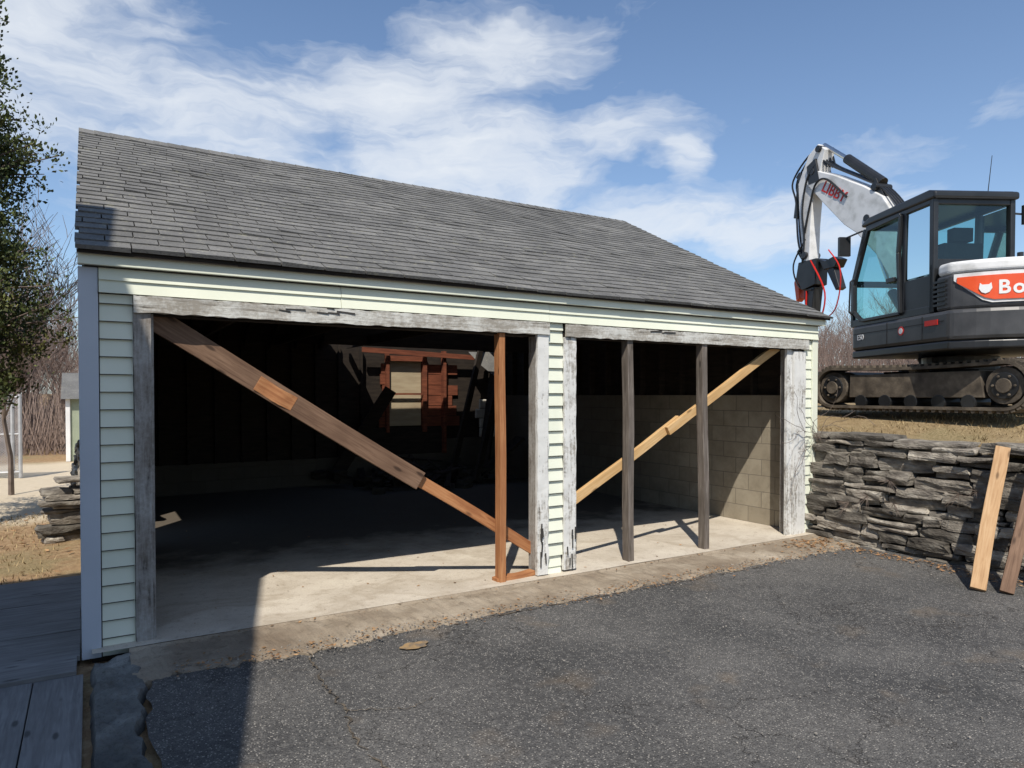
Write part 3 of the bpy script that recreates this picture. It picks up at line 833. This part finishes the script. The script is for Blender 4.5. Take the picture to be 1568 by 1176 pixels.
track(.60,.98,'track_left'); track(-.98,-.60,'track_right')
mb=MB(); mb.box(-.6,.6,-.62,.62,.28,.50); mb.tube((0,0,.48),(0,0,.68),.42,n=28)
mb.beam((.5,.45,.38),(1.6,.45,.34),.10,.14); mb.beam((.5,-.45,.38),(1.6,-.45,.34),.10,.14)
mb.prism([(1.56,.10),(1.64,.08),(1.61,.28),(1.66,.52),(1.60,.54),(1.54,.30)],-.98,.98,'y')
mb.obj('frame_and_blade',['char'],U,.01)
def planhalf(r,ymax,xf,n=18):
    a0=math.asin(ymax/r); pts=[]
    for i in range(n+1):
        t=math.pi-a0+2*a0*i/n; pts.append((r*math.cos(t),r*math.sin(t)))
    pts+= [(xf-.18,-ymax),(xf,-ymax+.22),(xf,ymax-.10),(xf-.08,ymax)]
    return pts
mb=MB(); mb.prism(planhalf(1.24,.97,1.08),.70,.80,'z',0); mb.obj('platform',['char2'],EX,.02)
mb=MB(); mb.prism(planhalf(1.27,.985,1.06),.80,1.14,'z',0); mb.obj('counterweight_skirt',['char'],EX,.045)
mb=MB(); mb.prism(planhalf(1.22,.95,-.46),1.14,1.53,'z',0); mb.obj('hood_lower',['char'],EX,.03)
mb=MB(); mb.prism(planhalf(1.20,.945,-.47),1.53,1.67,'z',0); mb.obj('hood_top',['grime_white'],EX,.05,seg=4)
mb=MB(); mb.prism([(-.46,-.95),(1.0,-.95),(1.0,-.12),(-.46,-.12)],1.14,1.50,'z',0); mb.obj('side_cover_right',['grime_white'],EX,.05)
mb=MB()
for x in (-.35,.30): mb.box(x,x+.008,.983,.988,.84,1.11)
mb.box(-.72,.95,.983,.988,1.02,1.027); mb.obj('panel_seams',['seat'],EX)
def arcpanel(r,a0,a1,z0f,z1f,n=24,th=.012):
    vs=[];fs=[]
    for i in range(n+1):
        t=math.radians(a0+(a1-a0)*i/n)
        for rr,z in((r,z0f(i/n)),(r,z1f(i/n)),(r+th,z1f(i/n)),(r+th,z0f(i/n))):
            vs.append((rr*math.cos(t),rr*math.sin(t),z))
    for i in range(n):
        for j in range(4): fs.append((4*i+j,4*i+(j+1)%4,4*i+4+(j+1)%4,4*i+4+j))
    fs+=[(0,1,2,3),(4*n+3,4*n+2,4*n+1,4*n)]
    return vs,fs
mb=MB(); v,f=arcpanel(1.222,130.5,228,lambda t:1.19+.26*max(0,1-t*7),lambda t:1.52); mb.add(v,f,0)
v,f=arcpanel(1.236,132,226,lambda t:1.22+.20*max(0,1-t*7),lambda t:1.48); mb.add(v,f,1)
mb.obj('rear_panel',['grime_white','orange'],EX)
mb=MB()
for i in range(6): mb.box(-.70,-.50,.952,.965,1.20+i*.052,1.225+i*.052)
mb.obj('grille',['char2'],EX)
mb=MB(); mb.box(-.62,-.40,.987,.995,.99,1.05); mb.obj('reflector',['red'],EX)
mb=MB(); mb.tube((.05,.984,.98),(.05,.990,.98),.055,n=20,mi=0); mb.tube((.05,.990,.98),(.05,.993,.98),.035,n=20,mi=1); mb.obj('round_sticker',['red','white'],EX)
def text(body,size,loc,X,N,mat,parent,name='lettering',off=.0012):
    c=bpy.data.curves.new(name,'FONT'); c.body=body; c.size=size; c.extrude=.003; c.offset=off*size/.15
    o=bpy.data.objects.new(name,c); scene.collection.objects.link(o); c.materials.append(M[mat]); o.parent=parent
    X=Vector(X).normalized();N=Vector(N).normalized();Y=N.cross(X)
    o.matrix_local=Matrix(((X.x,Y.x,N.x,loc[0]),(X.y,Y.y,N.y,loc[1]),(X.z,Y.z,N.z,loc[2]),(0,0,0,1))); return o
ang=149.0
for ch,adv in zip('Bobcat',(8.2,7.6,7.4,7.0,6.8,5)):
    t=math.radians(ang); text(ch,.20,(1.251*math.cos(t),1.251*math.sin(t),1.28),(-math.sin(t+.05),math.cos(t+.05),0),(math.cos(t+.05),math.sin(t+.05),0),'white',EX,off=.004); ang+=adv*.74
t=math.radians(144); c=Vector((1.25*math.cos(t),1.25*math.sin(t),1.35)); nn=Vector((math.cos(t),math.sin(t),0)); tt=Vector((-math.sin(t),math.cos(t),0))
prof=[(-.05,.05),(-.03,.03),(.03,.03),(.05,.05),(.06,-.01),(.035,-.05),(0,-.065),(-.035,-.05),(-.06,-.01)]
P=[c+tt*u+Vector((0,0,v)) for u,v in prof]; P2=[p+nn*.008 for p in P]
mb=MB(); k=len(P); mb.add(P+P2,[tuple(range(k))[::-1],tuple(range(k,2*k))]+[(i,(i+1)%k,k+(i+1)%k,k+i) for i in range(k)]); mb.obj('emblem',['white'],EX)
text('E50',.10,(1.0,.990,.94),(-1,0,0),(0,1,0),'white',EX)
cy0,cy1=-.03,.95
mb=MB()
def bar(a,b,y,w=.06,d=.06,mi=0): mb.beam((a[0],y,a[1]),(b[0],y,b[1]),d,w,mi,up=(0,0,1) if abs(b[0]-a[0])>abs(b[1]-a[1]) else (1,0,0))
for y in (cy0+.03,cy1-.03):
    bar((-.44,1.14),(-.44,2.46),y,.08,.06); bar((-.44,2.44),(.78,2.44),y,.10,.06)
    bar((.80,2.42),(1.05,1.74),y,.06); bar((1.05,1.76),(1.05,1.14),y,.06); bar((-.44,1.18),(1.06,1.18),y,.10)
    bar((.10,1.16),(.06,2.42),y,.07)
for x,z in ((-.44,1.18),(-.44,1.72),(.79,2.44),(1.05,1.73),(1.05,1.18),(-.44,2.42)):
    mb.box(x-.03,x+.03,cy0+.05,cy1-.05,z-.04,z+.04)
mb.obj('cab_frame',['char2'],EX,.012)
mb=MB(); mb.prism([(-.52,2.44),(-.52,2.52),(-.40,2.56),(.70,2.55),(.84,2.50),(.84,2.45)],cy0-.02,cy1+.02,'y'); mb.obj('cab_roof',['char2'],EX,.03,seg=3)
mb=MB(); mb.box(-.47,-.41,cy0,cy1,1.14,1.70); mb.box(-.44,.08,cy1-.035,cy1-.005,1.20,1.58); mb.obj('cab_lower_panels',['char2'],EX,.01)
mb=MB(); Y=cy1+.012
dp=[(.10,1.20),(.14,1.95),(.10,2.40),(.70,2.38),(.98,1.70),(.98,1.34),(.82,1.20)]
for a,b in zip(dp,dp[1:]+dp[:1]): mb.beam((a[0],Y,a[1]),(b[0],Y,b[1]),.04,.05,0,up=(0,1,0))
mb.beam((.12,Y,1.62),(.30,Y,1.62),.04,.05,0,up=(0,1,0))
mb.box(.16,.30,Y+.01,Y+.05,1.60,1.66)
mb.obj('cab_door',['char2'],EX,.008)
mb=MB()
mb.add([(x,cy1-.02,z) for x,z in ((.10,1.22),(.10,2.40),(.75,2.40),(1.02,1.74),(1.02,1.22))],[(0,1,2,3,4)])
mb.add([(x,cy0+.02,z) for x,z in ((.10,1.22),(.10,2.40),(.75,2.40),(1.02,1.74),(1.02,1.22))],[(0,1,2,3,4)])
for y in (cy1-.02,cy0+.02): mb.add([(-.40,y,1.60),(.02,y,1.60),(.02,y,2.38),(-.40,y,2.38)],[(0,1,2,3)])
mb.add([(-.44,cy0+.08,1.76),(-.44,cy1-.08,1.76),(-.44,cy1-.08,2.38),(-.44,cy0+.08,2.38)],[(0,1,2,3)])
mb.add([(.80,cy0+.06,2.40),(.80,cy1-.06,2.40),(1.05,cy1-.06,1.76),(1.05,cy0+.06,1.76)],[(0,1,2,3)])
mb.add([(1.05,cy0+.06,1.70),(1.05,cy1-.06,1.70),(1.05,cy1-.06,1.24),(1.05,cy0+.06,1.24)],[(0,1,2,3)])
mb.obj('cab_glass',['glass'],EX)
mb=MB(); mb.box(-.25,.22,.22,.70,1.25,1.42); mb.box(-.30,-.16,.22,.70,1.40,1.98); mb.box(-.30,-.18,.34,.58,2.0,2.16)
mb.box(-.15,.30,.12,.20,1.45,1.53); mb.box(-.15,.30,.72,.80,1.45,1.53); mb.tube((.34,.16,1.45),(.38,.16,1.72),.02); mb.tube((.34,.76,1.45),(.38,.76,1.72),.02)
mb.box(.8,.95,.05,.25,1.2,1.7)
mb.obj('seat_and_controls',['seat'],EX,.02)
mb=MB()
mb.beam((.80,cy1+.02,2.40),(.98,cy1+.16,2.34),.02,.02); mb.box(.96,1.0,cy1+.08,cy1+.24,2.10,2.36)
mb.beam((-.42,cy0-.02,2.30),(-.46,cy0-.14,2.28),.02,.02); mb.box(-.50,-.46,cy0-.20,cy0-.08,2.16,2.38)
mb.tube((-.2,.1,2.54),(-.32,.14,3.0),.006,.004,5); mb.tube((-.2,.1,2.54),(-.2,.1,2.60),.02)
mb.path([(1.0,cy1+.02,1.30),(1.0,cy1+.07,1.34),(.98,cy1+.07,1.75),(.97,cy1+.02,1.80)],.012)
mb.box(-.50,-.42,cy0+.05,cy0+.16,2.46,2.53)
mb.obj('mirrors_and_antenna',['char2'],EX,.006)
mb=MB()
mb.tube((-.95,.3,1.66),(-.95,.3,1.74),.03); mb.tube((-.75,-.6,1.66),(-.75,-.6,1.80),.04,n=12); mb.obj('exhaust',['char2'],EX)
for o in EX.children:
    if o.type=='MESH' and o.name.split('.')[0] not in('round_sticker','reflector'):
        for v in o.data.vertices:
            if v.co.x>.1: v.co.x=.1+(v.co.x-.1)*1.17

B=empty('boom_assembly'); B.parent=EX; B.location=(1.02,-.18,0); B.rotation_euler=(0,0,math.radians(13)); B.scale=(1.04,1.04,.99)
mb=MB(); mb.prism([(-.15,.62),(.18,.62),(.25,.78),(.16,1.02),(-.05,1.02),(-.18,.85)],-.14,.14,'y'); mb.tube((.05,0,.55),(.05,0,1.08),.09,n=14)
mb.obj('swing_post',['char'],B,.015)
def limb(mb,top,bot,y0,y1,mi=0):
    n=len(top); vs=[]
    for a,b in zip(top,bot):
        vs+=[(a[0],y0,a[1]),(a[0],y1,a[1]),(b[0],y1,b[1]),(b[0],y0,b[1])]
    fs=[(0,1,2,3),(4*n-1,4*n-2,4*n-3,4*n-4)]
    for i in range(n-1):
        for j in range(4): fs.append((4*i+j,4*i+4+j,4*i+4+(j+1)%4,4*i+(j+1)%4))
    mb.add(vs,fs,mi)
mb=MB()
limb(mb,[(-.06,1.02),(.12,1.75),(.46,2.58),(.84,3.18),(1.20,3.44),(1.8,3.80),(2.32,4.06)],
        [(.16,.92),(.48,1.60),(.94,2.33),(1.32,2.74),(1.56,2.92),(2.0,3.38),(2.42,3.84)],-.13,.13)
mb.obj('boom',['grime_white'],B,.014)
mb=MB()
limb(mb,[(2.18,4.44),(2.40,4.32),(2.64,3.90),(2.60,3.2),(2.50,2.52)],[(2.02,4.30),(2.12,3.98),(2.28,3.66),(2.34,3.1),(2.36,2.50)],-.10,.10)
mb.obj('dipper_arm',['grime_white'],B,.012)
mb=MB()
mb.tube((.30,.0,1.02),(.78,0,1.75),.065,n=14,mi=0); mb.tube((.78,0,1.75),(1.15,0,2.68),.032,n=10,mi=1)
mb.tube((.95,0,3.42),(1.65,0,4.02),.075,n=14,mi=0); mb.tube((1.65,0,4.02),(2.15,0,4.42),.036,n=10,mi=1)
mb.tube((2.68,0,4.00),(2.78,0,3.35),.06,n=12,mi=0); mb.tube((2.78,0,3.35),(2.68,0,2.75),.03,n=10,mi=1)
mb.beam((2.68,0,2.75),(2.50,0,2.50),.14,.06,0); mb.beam((2.68,0,2.75),(2.25,0,2.40),.14,.06,0)
mb.prism([(.80,3.10),(1.0,3.50),(1.15,3.3)],-.09,.09,'y',0)
mb.prism([(2.55,3.85),(2.74,4.05),(2.66,4.12),(2.45,3.95)],-.07,.07,'y',0)
mb.prism([(2.10,3.80),(2.35,3.80),(2.40,4.12),(2.20,4.20)],-.135,.135,'y',0)
for p in ((2.27,4.0),(2.14,4.34),(1.12,2.92),(2.44,2.62),(.98,3.36)): mb.tube((p[0],-.145,p[1]),(p[0],.145,p[1]),.055,n=14,mi=0)
mb.obj('hydraulic_cylinders',['char2','chrome'],B,.004)
mb=MB()
def hose(pts,r,mi):
    P=[Vector(p) for p in pts]
    out=[]
    for i in range(len(P)-1):
        a=P[max(0,i-1)];b=P[i];c=P[i+1];d=P[min(len(P)-1,i+2)]
        for k in range(6):
            t=k/6; out.append(.5*((2*b)+(c-a)*t+(2*a-5*b+4*c-d)*t*t+(-a+3*b-3*c+d)*t**3))
    out.append(P[-1]); mb.path(out,r,6,mi)
for k in range(4):
    y=-.09+.055*k
    hose([(.0,y,1.05),(.08,y,1.8),(.42,y,2.64),(.84,y,3.26),(1.25,y,3.56),(1.9,y,3.98),(2.15,y,4.20)],.015,0)
    hose([(2.0,y,4.0),(2.10,y,4.27-.05*k),(2.35,y,4.34),(2.68+.04*k,y,4.0),(2.72,y,3.6),(2.66,y,2.9),(2.5,y,2.5)],.016,0)
hose([(1.5,.145,3.35),(1.9,.16,3.75),(2.15,.16,3.75),(2.3,.14,3.45),(2.45,.12,3.0)],.018,0)
hose([(2.2,.12,4.1),(2.38,.14,3.9),(2.5,.13,3.4),(2.45,.13,2.9),(2.5,.12,2.5)],.018,0)
hose([(2.45,.1,2.9),(2.72,.12,2.5),(2.6,.1,2.1),(2.3,.1,2.0)],.014,0)
hose([(2.3,.12,2.5),(1.95,.14,1.9),(2.1,.12,1.45),(2.4,.1,1.6),(2.42,.1,2.0)],.013,1)
hose([(1.9,.12,2.6),(1.62,.14,2.2),(1.75,.12,1.6),(2.2,.12,1.4)],.010,1)
mb.obj('hoses',['char2','red'],B)
mb=MB()
mb.prism([(2.18,2.52),(2.60,2.52),(2.66,2.25),(2.50,2.02),(2.20,2.08)],-.12,.12,'y',0)
mb.prism([(2.25,2.05),(2.50,2.05),(2.46,1.55),(2.32,1.55)],-.09,.09,'y',0)
mb.tube((2.38,0,1.58),(2.37,0,1.15),.045,.035,12,0)
mb.prism([(2.16,2.50),(2.05,2.30),(1.80,2.30),(1.72,2.42),(1.84,2.48),(2.02,2.44)],-.09,.09,'y',0)
mb.prism([(1.86,2.34),(1.72,1.95),(1.80,1.92),(2.0,2.28)],-.07,.07,'y',0)
mb.prism([(2.62,2.5),(2.78,2.2),(2.72,1.85),(2.64,1.9),(2.66,2.2),(2.54,2.45)],-.06,.06,'y',2)
mb.obj('breaker_attachment',['char2','char','orange'],B,.01)
text('LIBBY',.24,(2.06,.136,3.62),(-.83,0,-.58),(0,1,0),'red',B,'arm_lettering')

# ---------------------------------------------------------------- sky
W=bpy.data.worlds.new('World'); scene.world=W; W.use_nodes=True
nt=NT(W.node_tree); bg=W.node_tree.nodes['Background']
sundir=Vector((.49,.65,-1.0)).normalized()
el=math.asin(-sundir.z); azs=math.atan2(-sundir.x,-sundir.y)
sky=nt.n('ShaderNodeTexSky',sky_type='NISHITA',sun_disc=False,sun_elevation=el,sun_rotation=azs%(2*math.pi),altitude=100,air_density=1.0,dust_density=.6,ozone_density=2.0)
tc=nt.n('ShaderNodeTexCoord'); sp=nt.n('ShaderNodeSeparateXYZ'); nt.l(tc.outputs['Generated'],sp.inputs[0])
az=nt.math('MULTIPLY',nt.math('ARCTAN2',sp.outputs[1],sp.outputs[0]),180/math.pi)
ele=nt.math('MULTIPLY',nt.math('ARCSINE',sp.outputs[2]),180/math.pi)
cv=nt.n('ShaderNodeCombineXYZ'); nt.l(nt.math('MULTIPLY',az,.1),cv.inputs[0]); nt.l(nt.math('MULTIPLY',ele,.17),cv.inputs[1])
w1=nt.n('ShaderNodeTexNoise',i_Scale=1.1,i_Detail=4,i_Roughness=.6); nt.l(cv.outputs[0],w1.inputs['Vector'])
ws=nt.n('ShaderNodeSeparateXYZ'); nt.l(w1.outputs['Color'],ws.inputs[0])
azw=nt.math('MULTIPLY_ADD',nt.math('SUBTRACT',ws.outputs[0],.5),9,az)
elw=nt.math('MULTIPLY_ADD',nt.math('SUBTRACT',ws.outputs[1],.5),5,ele)
blobs=[(94,22,11,6,.95),(82,20,9,3.4,.9),(69,23.0,8,3.2,1.0),(60,26.0,7,2.8,.95),(62,18.5,10,3.8,1.1),
 (49,20.5,5,1.8,.95),(44.6,18.0,1.6,2.2,.85),(47,14,9,2.0,.9),(37,13.0,8,2.4,.9),(29.5,17,7,1.1,.5),(22.5,19.5,4,1.3,.5),
 (76,14,12,3.5,.85),(130,28,30,10,.6),(-60,35,50,12,.6)]
acc=None
for a,e,wa,we,wt in blobs:
    dx=nt.math('MULTIPLY_ADD',azw,1/wa,-a/wa); dy=nt.math('MULTIPLY_ADD',elw,1/we,-e/we)
    r2=nt.math('MULTIPLY_ADD',dx,dx,nt.math('MULTIPLY',dy,dy))
    g=nt.math('MULTIPLY_ADD',r2,-.42*wt,wt)
    acc=g if acc is None else nt.math('SMOOTH_MAX',acc,g,.25)
acc=nt.math('MAXIMUM',acc,0.0)
cm=nt.n('ShaderNodeCombineXYZ'); nt.l(nt.math('MULTIPLY',azw,.075),cm.inputs[0]); nt.l(nt.math('MULTIPLY',elw,.20),cm.inputs[1])
mp=nt.mapping(cm.outputs[0],(1,1,1),(0,0,math.radians(14)))
cn=nt.noise(mp,1.7,8,.58,.5)
cn2=nt.noise(nt.mapping(cm.outputs[0],(.6,2.4,1),(0,0,math.radians(-12))),2.2,6,.6)
dens=nt.math('ADD',nt.math('MULTIPLY',acc,.64),nt.math('MULTIPLY_ADD',cn,.85,-.52))
dens=nt.math('ADD',dens,nt.math('MULTIPLY_ADD',cn2,.45,-.20))
d=nt.ramp(dens,[(.04,0),(.26,.27),(.50,.70),(.85,.98)])
hz=nt.ramp(nt.math('MULTIPLY',ele,1/40),[(0,.5),(.25,.16),(.8,.03)])
skc=nt.mix(1.0,sky.outputs[0],(.96,1.08,1.18),'MULTIPLY')
col=nt.mix(nt.math('MAXIMUM',d,nt.math('MULTIPLY',hz,.6)),skc,(6.9,7.25,7.7))
nt.l(col,bg.inputs['Color']); bg.inputs['Strength'].default_value=.122

sl=bpy.data.lights.new('sun','SUN'); sl.energy=5.0; sl.angle=math.radians(.53); sl.color=(1,.93,.83)
so=bpy.data.objects.new('sun',sl); scene.collection.objects.link(so); so.rotation_euler=sundir.to_track_quat('-Z','Y').to_euler(); so.location=(-20,-27,41)

# ---------------------------------------------------------------- camera
cd=bpy.data.cameras.new('camera'); cam=bpy.data.objects.new('camera',cd); scene.collection.objects.link(cam)
cam.location=(0,0,1.6); cam.rotation_euler=(math.radians(89.0),0,math.radians(-31.4))
cd.sensor_width=36; cd.lens=24.34; cd.shift_y=.0226; cd.clip_end=3000; cd.clip_start=.05
scene.camera=cam
